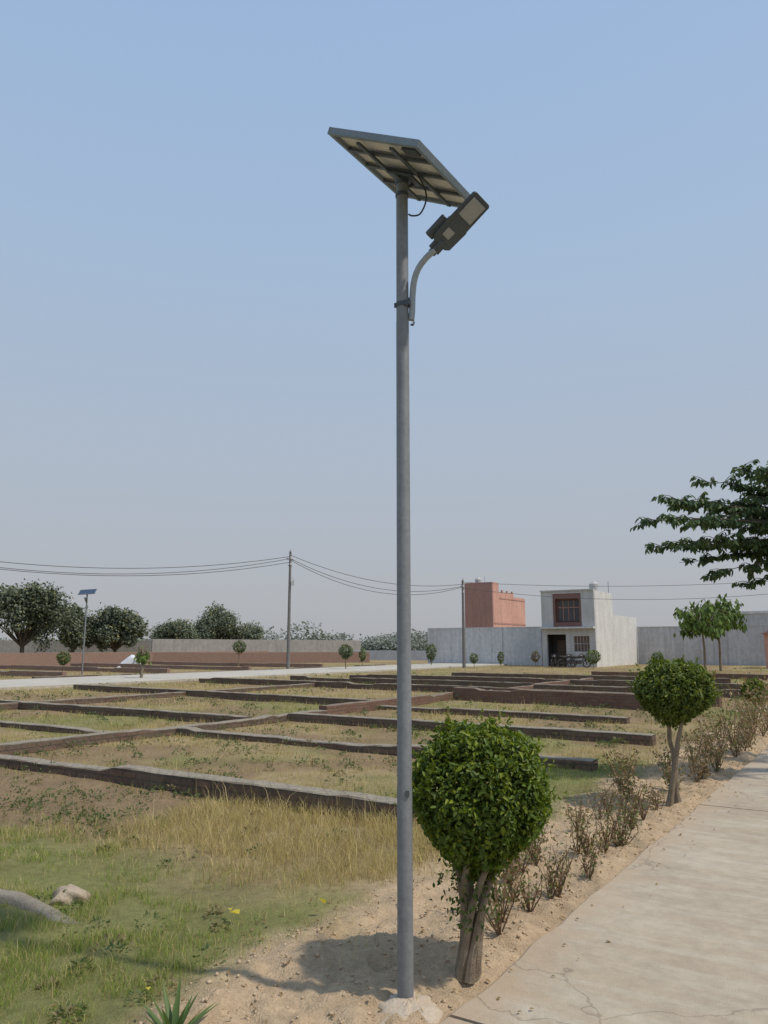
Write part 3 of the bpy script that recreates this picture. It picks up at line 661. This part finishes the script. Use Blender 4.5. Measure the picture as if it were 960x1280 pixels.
def house():
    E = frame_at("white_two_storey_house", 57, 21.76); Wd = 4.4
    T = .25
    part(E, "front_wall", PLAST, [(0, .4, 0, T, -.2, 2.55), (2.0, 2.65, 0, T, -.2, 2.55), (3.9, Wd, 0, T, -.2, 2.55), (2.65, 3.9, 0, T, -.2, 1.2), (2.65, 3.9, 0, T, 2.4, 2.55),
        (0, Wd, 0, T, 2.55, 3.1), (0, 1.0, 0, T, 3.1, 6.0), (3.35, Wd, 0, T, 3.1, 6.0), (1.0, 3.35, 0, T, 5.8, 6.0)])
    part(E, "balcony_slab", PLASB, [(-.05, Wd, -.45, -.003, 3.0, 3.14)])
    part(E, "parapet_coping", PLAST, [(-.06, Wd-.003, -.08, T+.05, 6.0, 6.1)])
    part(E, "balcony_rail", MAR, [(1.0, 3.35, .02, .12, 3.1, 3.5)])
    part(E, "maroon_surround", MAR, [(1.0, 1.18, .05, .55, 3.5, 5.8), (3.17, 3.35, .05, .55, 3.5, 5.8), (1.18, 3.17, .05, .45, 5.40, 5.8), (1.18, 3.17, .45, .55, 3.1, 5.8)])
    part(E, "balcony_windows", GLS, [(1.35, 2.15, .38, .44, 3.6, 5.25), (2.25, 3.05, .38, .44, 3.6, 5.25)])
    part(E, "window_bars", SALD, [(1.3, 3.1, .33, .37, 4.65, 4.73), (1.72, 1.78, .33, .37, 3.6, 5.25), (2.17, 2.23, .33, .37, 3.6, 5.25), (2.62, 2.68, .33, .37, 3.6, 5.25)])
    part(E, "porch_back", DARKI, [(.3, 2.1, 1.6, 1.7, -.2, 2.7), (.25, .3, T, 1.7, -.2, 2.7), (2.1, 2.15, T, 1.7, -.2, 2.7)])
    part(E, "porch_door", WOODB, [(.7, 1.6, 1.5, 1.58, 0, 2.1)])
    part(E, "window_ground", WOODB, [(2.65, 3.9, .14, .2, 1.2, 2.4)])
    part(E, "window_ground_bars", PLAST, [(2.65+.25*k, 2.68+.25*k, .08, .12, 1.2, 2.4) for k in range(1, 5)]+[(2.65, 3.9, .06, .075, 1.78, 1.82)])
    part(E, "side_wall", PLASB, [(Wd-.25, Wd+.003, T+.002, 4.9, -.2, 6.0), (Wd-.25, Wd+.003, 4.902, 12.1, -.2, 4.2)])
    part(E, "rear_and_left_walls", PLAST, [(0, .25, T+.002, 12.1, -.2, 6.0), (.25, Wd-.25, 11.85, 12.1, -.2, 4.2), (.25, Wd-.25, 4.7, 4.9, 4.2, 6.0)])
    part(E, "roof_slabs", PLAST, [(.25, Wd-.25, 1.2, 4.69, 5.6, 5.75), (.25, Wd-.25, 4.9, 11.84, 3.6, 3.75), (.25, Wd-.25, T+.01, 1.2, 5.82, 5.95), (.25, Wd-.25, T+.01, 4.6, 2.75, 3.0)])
    mb = MB()
    mb.tube([(3.75, 2.2, 5.95), (3.75, 2.2, 6.65), (3.75, 2.2, 6.75), (3.75, 2.2, 6.85)], [.38, .38, .25, .14], 16); mb.box((3.75, 2.2, 5.9), (.9, .9, .1)); mb.obj("roof_water_tank", TANK, E)
    mb = MB(); mb.tube([(4.25, 4.5, 5.9), (4.25, 4.5, 7.0)], .02, 6); mb.tube([(1, .3, 3.5), (1, .3, 3.9)], .02, 6); mb.obj("roof_pipe", CABLE, E)
house()
def salmon():
    E = frame_at("salmon_house", 70, 35.3); Wd = 3.2
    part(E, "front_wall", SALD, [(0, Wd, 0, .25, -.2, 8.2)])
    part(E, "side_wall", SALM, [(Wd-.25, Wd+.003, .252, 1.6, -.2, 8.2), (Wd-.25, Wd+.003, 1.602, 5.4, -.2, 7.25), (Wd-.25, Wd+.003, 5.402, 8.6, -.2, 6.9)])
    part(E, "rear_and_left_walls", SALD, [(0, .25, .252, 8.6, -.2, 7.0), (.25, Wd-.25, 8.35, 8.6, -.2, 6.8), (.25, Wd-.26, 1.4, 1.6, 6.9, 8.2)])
    part(E, "roof", SALD, [(.25, Wd-.25, .26, 1.39, 7.6, 7.8), (.25, Wd-.25, 1.61, 8.3, 6.4, 6.6)])
    part(E, "parapet_posts", SALM, [(Wd-.2, Wd-.02, 2.6+k*1.3, 2.8+k*1.3, 7.25, 7.5) for k in range(3)])
    part(E, "band", SALD, [(Wd+.004, Wd+.04, .3, 8.6, 3.9, 4.05), (Wd+.004, Wd+.04, 1.7, 8.6, 6.55, 6.65)])
    mb = MB(); mb.tube([(1.2, .9, 7.8), (1.2, .9, 8.6), (1.2, .9, 8.8)], [.35, .35, .15], 12); mb.tube([(1.9, 1., 7.8), (1.9, 1., 8.9)], .03, 6); mb.obj("roof_tank", TANK, E)
salmon()
def longwall(name, a, b0, b1, h, mat, th=.25):
    E = frame_at(name, a, b0); L = b0-b1
    part(E, "wall_face", mat, [(0, L, 0, th, -.2, h)])
    part(E, "coping", mat, [(-.02, L+.02, -.04, th+.04, h, h+.07)])
    part(E, "pilasters", mat, [(x, x+.3, -.06, -.001, -.2, h-.01) for x in np.arange(.0, L-.4, 3.6)])
WALLP = painted("whitewashed_wall", (.64, .64, .64), (.55, .55, .555), .35, .9, 0, .2, .02, streak=.22)
WALLR = painted("grey_whitewash_wall", (.57, .57, .57), (.48, .475, .47), .3, .9, 0, .2, .02, streak=.25)
longwall("white_boundary_wall", 59.8, 34, 21.80, 3.2, WALLP)
longwall("white_boundary_wall", 69.1, 17.30, -30, 3.3, WALLR)
def rear():
    E = frame_at("grey_flat_roof_building", 80, 11.8)
    part(E, "walls", WALLR, [(0, 22, 0, 8, -.2, 4.75)]); part(E, "parapet", PLASB, [(-.1, 22.1, -.1, 8.1, 4.75, 5.0)])
    part(E, "windows", GREYW, [(x, x+1.2, -.03, -.002, 3.6, 4.4) for x in (6, 10, 14)])
rear()
def shed():
    E = frame_at("salmon_shed", 60, 5.8)
    part(E, "walls", SALM, [(0, 4, 0, 3, -.2, 2.5)])
    mb = MB(); mb.add([(-.2, -.2, 2.5), (4.2, -.2, 2.5), (4.2, 3.2, 2.5), (-.2, 3.2, 2.5), (2, -.2, 3.4), (2, 3.2, 3.4)], [(0, 1, 4), (1, 2, 5, 4), (2, 3, 5), (3, 0, 4, 5), (0, 3, 2, 1)]); mb.obj("roof", SALD, E)
shed()

BIKE = painted("bike_paint", (.05, .05, .055), (.07, .04, .04), 3, .3, 0, 0); RUB = painted("rubber", (.04, .04, .04), (.05, .05, .05), 3, .9, 0, 0)
def bike(x, y, rot):
    E = empty("parked_motorcycle", (x, y, 0), rot)
    for nm, cx in (("front_wheel", .65), ("rear_wheel", -.62)):
        mb = MB(); mb.tube([(cx+.29*math.cos(q), 0, .31+.29*math.sin(q)) for q in np.linspace(0, 6.283, 25)], .045, 8)
        for k in range(6): mb.tube([(cx, 0, .31), (cx+.27*math.cos(k*1.05), 0, .31+.27*math.sin(k*1.05))], .008, 5)
        mb.obj(nm, RUB, E)
    mb = MB(); mb.tube([(-.62, 0, .31), (-.1, 0, .35), (.25, 0, .4), (.45, 0, .85)], .04, 8); mb.tube([(-.62, .06, .31), (-.45, .06, .7), (.4, 0, .8)], .025, 8)
    mb.tube([(.65, .06, .31), (.42, .06, .95)], .025, 8); mb.tube([(.65, -.06, .31), (.42, -.06, .95)], .025, 8); mb.box((.02, 0, .42), (.34, .2, .28)); mb.obj("frame", BIKE, E, smooth=True)
    mb = MB(); mb.tube([(.4, 0, .84), (.2, 0, .86), (0, 0, .8), (-.1, 0, .76)], [.07, .14, .13, .06], 10); mb.obj("fuel_tank", BIKE, E, smooth=True)
    mb = MB(); mb.tube([(-.02, 0, .78), (-.35, 0, .78), (-.75, 0, .86)], [.09, .11, .05], 8); mb.obj("seat", RUB, E, smooth=True)
    mb = MB(); mb.tube([(.3, .36, 1.0), (.42, .12, 1.0), (.42, -.12, 1.0), (.3, -.36, 1.0)], .018, 8); mb.tube([(.5, 0, .85), (.58, 0, .85)], .09, 12); mb.obj("handlebar_headlight", BIKE, E)
bike(14.1, 60.4, .5); bike(14.9, 59.9, .2); bike(13.2, 60.8, 1.1)

TARP = painted("tarp", (.72, .73, .75), (.6, .61, .63), 1.5, .7, 0, .4, .05)
V = []; F = []; n = 14
for i in range(n):
    for j in range(n):
        u = i/(n-1)*2-1; v = j/(n-1)*2-1; z = max(0, 1-abs(u)-.25*abs(v))*1.05*(1-.5*max(0, u))+R.uniform(-.04, .04)
        V.append((u*1.3, v*1.0, z if max(abs(u), abs(v)) < .99 else -.05))
for i in range(n-1):
    for j in range(n-1): F.append((i*n+j, (i+1)*n+j, (i+1)*n+j+1, i*n+j+1))
me = bpy.data.meshes.new("white_tarp"); me.from_pydata(V, [], F); me.materials.append(TARP); ob = bpy.data.objects.new("white_tarp", me); ob.location = (-19.6, 61, 0); ob.rotation_euler[2] = .3; link(ob)

# ---------------------------------------------------------------- GRASS
def grass():
    N = 700000
    Y = np.exp(R.uniform(math.log(2.6), math.log(75), N)); X = Y*R.uniform(-.85, .8, N)
    a, b = AB(X, Y); s, g, dt, gold = zones(X, Y)
    cl = fbm(X*5, Y*5, 51, 3); cl2 = fbm(X*1.3, Y*1.3, 61, 3)
    prob = (1-s*.99)*(1-dt*.88)*sm(cl, .38, .58)*(.3+.7*sm(cl2, .35, .6))*1.2
    prob = np.maximum(prob, gold*(1-s)*(.25+sm(cl, .3, .5)))
    prob = np.where((b < .12) & (b > -PW-.1), 0, prob); prob = np.where((b > 26) & (b < 32.6), 0, prob)
    wallz = np.zeros(N, bool)
    for aw in (3.17, 7.05, 10.17): wallz |= (np.abs(a-aw) < .13) & (b > 1.8) & (b < 9.4)
    wallz |= np.abs(b-9.42) < .13
    k = (R.random(N) < prob) & ~wallz
    X, Y, a, b, g, dt, cl2, s, gold = X[k], Y[k], a[k], b[k], g[k], dt[k], cl2[k], s[k], gold[k]; n = len(X)
    Z = gheight(X, Y)*np.exp(-np.hypot(X, Y)/150)
    isg = R.random(n) < np.clip(g*.85+.05, 0, .8)*(1-.85*gold)
    h = np.where(isg, R.uniform(.02, .06, n), R.uniform(.025, .09, n))*(.6+.8*cl2)
    h = h*(1+gold*1.1)*(1+.6*sm(Y, 8, 25)); h *= 1+1.4*(R.random(n) < .03)
    wd = .0020*np.clip(Y/4, .8, 9)*R.uniform(.7, 1.4, n)
    c = np.where(isg[:, None], lerp((.16, .23, .04), (.30, .37, .08), R.random(n)), lerp((.42, .33, .15), (.60, .49, .25), R.random(n)))
    c = c*(.8+.4*R.random(n))[:, None]
    c = np.where(((R.random(n) < .12) & ~isg)[:, None], np.array([.28, .19, .105]), c)
    q = R.uniform(0, 6.283, n); S = np.stack([np.cos(q), np.sin(q), np.zeros(n)], 1); lq = R.uniform(0, 6.283, n); lean = R.uniform(.15, 1.1, n)
    Ld = np.stack([np.cos(lq), np.sin(lq), np.zeros(n)], 1); P = np.stack([X, Y, Z-.004], 1); up = np.array([0, 0, 1.])
    near = Y < 9
    m = near; p = P[m]; s_ = S[m]*wd[m][:, None]; hh = h[m][:, None]; l = Ld[m]*lean[m][:, None]
    md = p+up*hh*.6+l*hh*.3; tp = p+up*hh*.95+l*hh*1.0
    V = np.stack([p-s_/2, p+s_/2, md+s_*.4, md-s_*.4, tp], 1).reshape(-1, 3); i = np.arange(m.sum())[:, None]*5
    T = np.concatenate([i+np.array([[0, 1, 2]]), i+np.array([[0, 2, 3]]), i+np.array([[3, 2, 4]])]); C = np.repeat(c[m], 5, 0)
    m = ~near; p = P[m]; s_ = S[m]*wd[m][:, None]; hh = h[m][:, None]; l = Ld[m]*lean[m][:, None]
    V2 = np.stack([p-s_/2, p+s_/2, p+up*hh+l*hh*.6], 1).reshape(-1, 3); T2 = (np.arange(m.sum())[:, None]*3+np.array([[0, 1, 2]]))+len(V); C2 = np.repeat(c[m], 3, 0)
    fastmesh("grass", np.concatenate([V, V2]), np.concatenate([T, T2]), GRASS, np.concatenate([C, C2]))
grass()

def weeds():
    N = 3600; Y = np.exp(R.uniform(math.log(3.2), math.log(45), N)); X = Y*R.uniform(-.75, .5, N); a, b = AB(X, Y); s, g, dt, gold = zones(X, Y)
    pr = (dt*.6+.08+.25*(fbm(X*.6, Y*.6, 71) > .54))*(s < .4)*(b > 1.1)*(1-.8*gold)*np.where(a < 1.2, .4, 1)*((b < 25.5) | (b > 33)); k = R.random(N) < pr; X, Y = X[k], Y[k]
    Ps = []; Ds = []; Ls = []; Cs = []
    for x, y in zip(X, Y):
        z = float(gheight(x, y)); m = int(R.uniform(14, 40)); sz = R.uniform(.03, .10)*(1+.03*y); c = rdir(m)*np.array([sz, sz, sz*.8]); c[:, 2] = abs(c[:, 2])
        Ps.append(c+np.array([x, y, z])); Ds.append(unit(c)+rdir(m)*.5); Ls.append(R.uniform(.015, .03, m)*(1+y*.05)); base = lerp((.10, .14, .055), (.17, .21, .10), R.random(m)) if R.random() < .75 else lerp((.20, .17, .09), (.30, .25, .14), R.random(m)); Cs.append(base)
    P = np.concatenate(Ps); D = np.concatenate(Ds); L = np.concatenate(Ls); C = np.concatenate(Cs)
    v, f, kk = leafgeo(P, D, rdir(len(P))+np.array([0, 0, 1.]), L, L*.5, near=True); fastmesh("weeds", v, f, GRASS, np.repeat(C, kk, 0))
weeds()

def dry_shrub(x, y, h, n, brown, name="dry_shrub", L=.035):
    z = float(gheight(x, y)); E = empty(name, (x, y, z)); mb = MB(); P = []; D = []
    for k in range(9):
        q = R.uniform(0, 6.28); l = h*R.uniform(.6, 1.05); tp = Vector((math.cos(q)*l*.42, math.sin(q)*l*.42, l)); md = tp*.5+Vector(R.normal(size=3)*.02)
        mb.tube([(0, 0, -.02), md, tp], [.005, .0035, .0015], 5)
        for j in range(n//9):
            t = R.uniform(.25, 1.05); P.append(np.array(tp)*t+R.normal(size=3)*.035*h/.3); D.append(R.normal(size=3)+np.array([0, 0, -.4]))
    mb.obj("twigs", TWIG, E); P = np.array(P); D = np.array(D); m = len(P)
    c = lerp((.24, .155, .09), (.40, .28, .17), R.random(m)); gcol = lerp((.11, .13, .04), (.20, .22, .08), R.random(m)); gm = R.random(m) > brown; c[gm] = gcol[gm]
    v, f, kk = leafgeo(P, D, rdir(m)+np.array([0, 0, .6]), L*R.uniform(.6, 1.2, m), L*.5, near=True); fastmesh("leaves", v, f, LEAF, np.repeat(c, kk, 0), parent=E)
for a in np.arange(.95, 5.0, .15):
    x, y = W(a+R.uniform(-.08, .08), R.uniform(.12, .72)); dry_shrub(x, y, R.uniform(.16, .38), int(R.uniform(70, 150)), R.uniform(.4, .75), L=.032)
for a in np.arange(5.3, 16, .34):
    x, y = W(a+R.uniform(-.2, .2), R.uniform(.15, 1.0)); dry_shrub(x, y, R.uniform(.25, .5), int(R.uniform(80, 160)), R.uniform(.5, .85), L=.045)
for a in np.arange(16, 40, 1.1):
    x, y = W(a, R.uniform(.2, 1.3)); dry_shrub(x, y, R.uniform(.4, .9), 180, R.uniform(.6, .95), L=.10)
for (x, y, h) in ((4.62, 11.06, .95), (5.60, 12.76, 1.15), (6.6, 14.2, 1.0)):
    dry_shrub(x, y, h, 90, .4, name="staked_sapling", L=.06)
def agave(x, y, h, n):
    E = empty("spiky_plant", (x, y, float(gheight(x, y)))); V = []; F = []; C = []
    for k in range(n):
        q = k*2.4; el = .35+.9*(k/n); d = np.array([math.cos(q)*math.cos(el), math.sin(q)*math.cos(el), math.sin(el)]); s = np.array([-math.sin(q), math.cos(q), 0]); L = h*R.uniform(.75, 1.05); o = len(V)
        for i in range(6):
            t = i/5; w_ = .018*(1-t)**.7*(.6+t*1.2 if t < .4 else 1.08); p = d*L*t+np.array([0, 0, -.12*L*t*t]); u = np.cross(s, d)
            V += [tuple(p-s*w_+u*-w_*.4), tuple(p), tuple(p+s*w_+u*-w_*.4)]; c = (.09+.03*t, .15+.03*t, .05); C += [c]*3
            if i: a = o+(i-1)*3; F += [(a, a+1, a+4, a+3), (a+1, a+2, a+5, a+4)]
    fastmesh("blades", np.array(V), np.array(F), LEAF, np.array(C), parent=E)
agave(-.86, 3.46, .27, 20); agave(-2.55, 4.95, .2, 10)

def clods():
    N = 11000; a = R.uniform(-2.5, 16, N); b = R.uniform(-.02, 1.6, N); x, y = W(a, b); s = zones(x, y)[0]; k = (s > .35) & (R.random(N) < .8); x, y = x[k], y[k]; n = len(x)
    z = gheight(x, y); r = np.clip(np.abs(R.normal(size=n))**2*.0045+.0025, 0, .015)
    base = np.array([[1, 0, 0], [0, 1, 0], [-1, 0, 0], [0, -1, 0], [0, 0, .7], [0, 0, -.6]])
    V = base[None]*r[:, None, None]*R.uniform(.6, 1.4, (n, 6, 1)); q = R.uniform(0, 6.28, n); c, s_ = np.cos(q)[:, None], np.sin(q)[:, None]; V = np.stack([V[..., 0]*c-V[..., 1]*s_, V[..., 0]*s_+V[..., 1]*c, V[..., 2]], -1)
    V += np.stack([x, y, z+r*.1], 1)[:, None]; T = np.array([[0, 1, 4], [1, 2, 4], [2, 3, 4], [3, 0, 4], [1, 0, 5], [2, 1, 5], [3, 2, 5], [0, 3, 5]]); F = (np.arange(n)[:, None, None]*6+T[None]).reshape(-1, 3)
    col = lerp((.44, .325, .21), (.56, .43, .29), R.random(n)); fastmesh("soil_clods", V.reshape(-1, 3), F, CLOD, np.repeat(col, 6, 0))
CLOD = foliage_mat("clod_soil", 0, .95, .1); clods()
def litter():
    N = 1700; a = R.uniform(-2, 12, N); b = R.uniform(-.35, 1.6, N); k = (b > .02) | (R.random(N) < .3); a, b = a[k], b[k]; x, y = W(a, b); n = len(x); z = np.where(b > 0, gheight(x, y)+.012, .045)
    D = rdir(n)*np.array([1, 1, .15]); c = lerp((.22, .14, .07), (.36, .26, .14), R.random(n)); L = R.uniform(.012, .032, n)
    P = np.stack([x, y, z], 1)
    yl = np.array([[-.85, 4.85], [-.36, 5.0], [-1.06, 3.78], [-.92, 4.95]]); P = np.concatenate([P, np.column_stack([yl, gheight(yl[:, 0], yl[:, 1])+.06])]); D = np.concatenate([D, rdir(4)*np.array([1, 1, .3])]); L = np.concatenate([L, [.09, .07, .05, .05]]); c = np.concatenate([c, np.array([[.70, .56, .08]]*4)])
    v, f, kk = leafgeo(P, D, rdir(len(P))*.3+np.array([0, 0, 1.]), L, L*.6, near=True); fastmesh("fallen_leaves", v, f, GRASS, np.repeat(c, kk, 0))
litter()
STONE = painted("stone", (.50, .41, .31), (.42, .33, .24), 9, .95, 0, .6, .02, .1)
lump("rock", (-2.02, 5.25, .02), .10, .07, STONE, 4., n=40, amp=1.0)
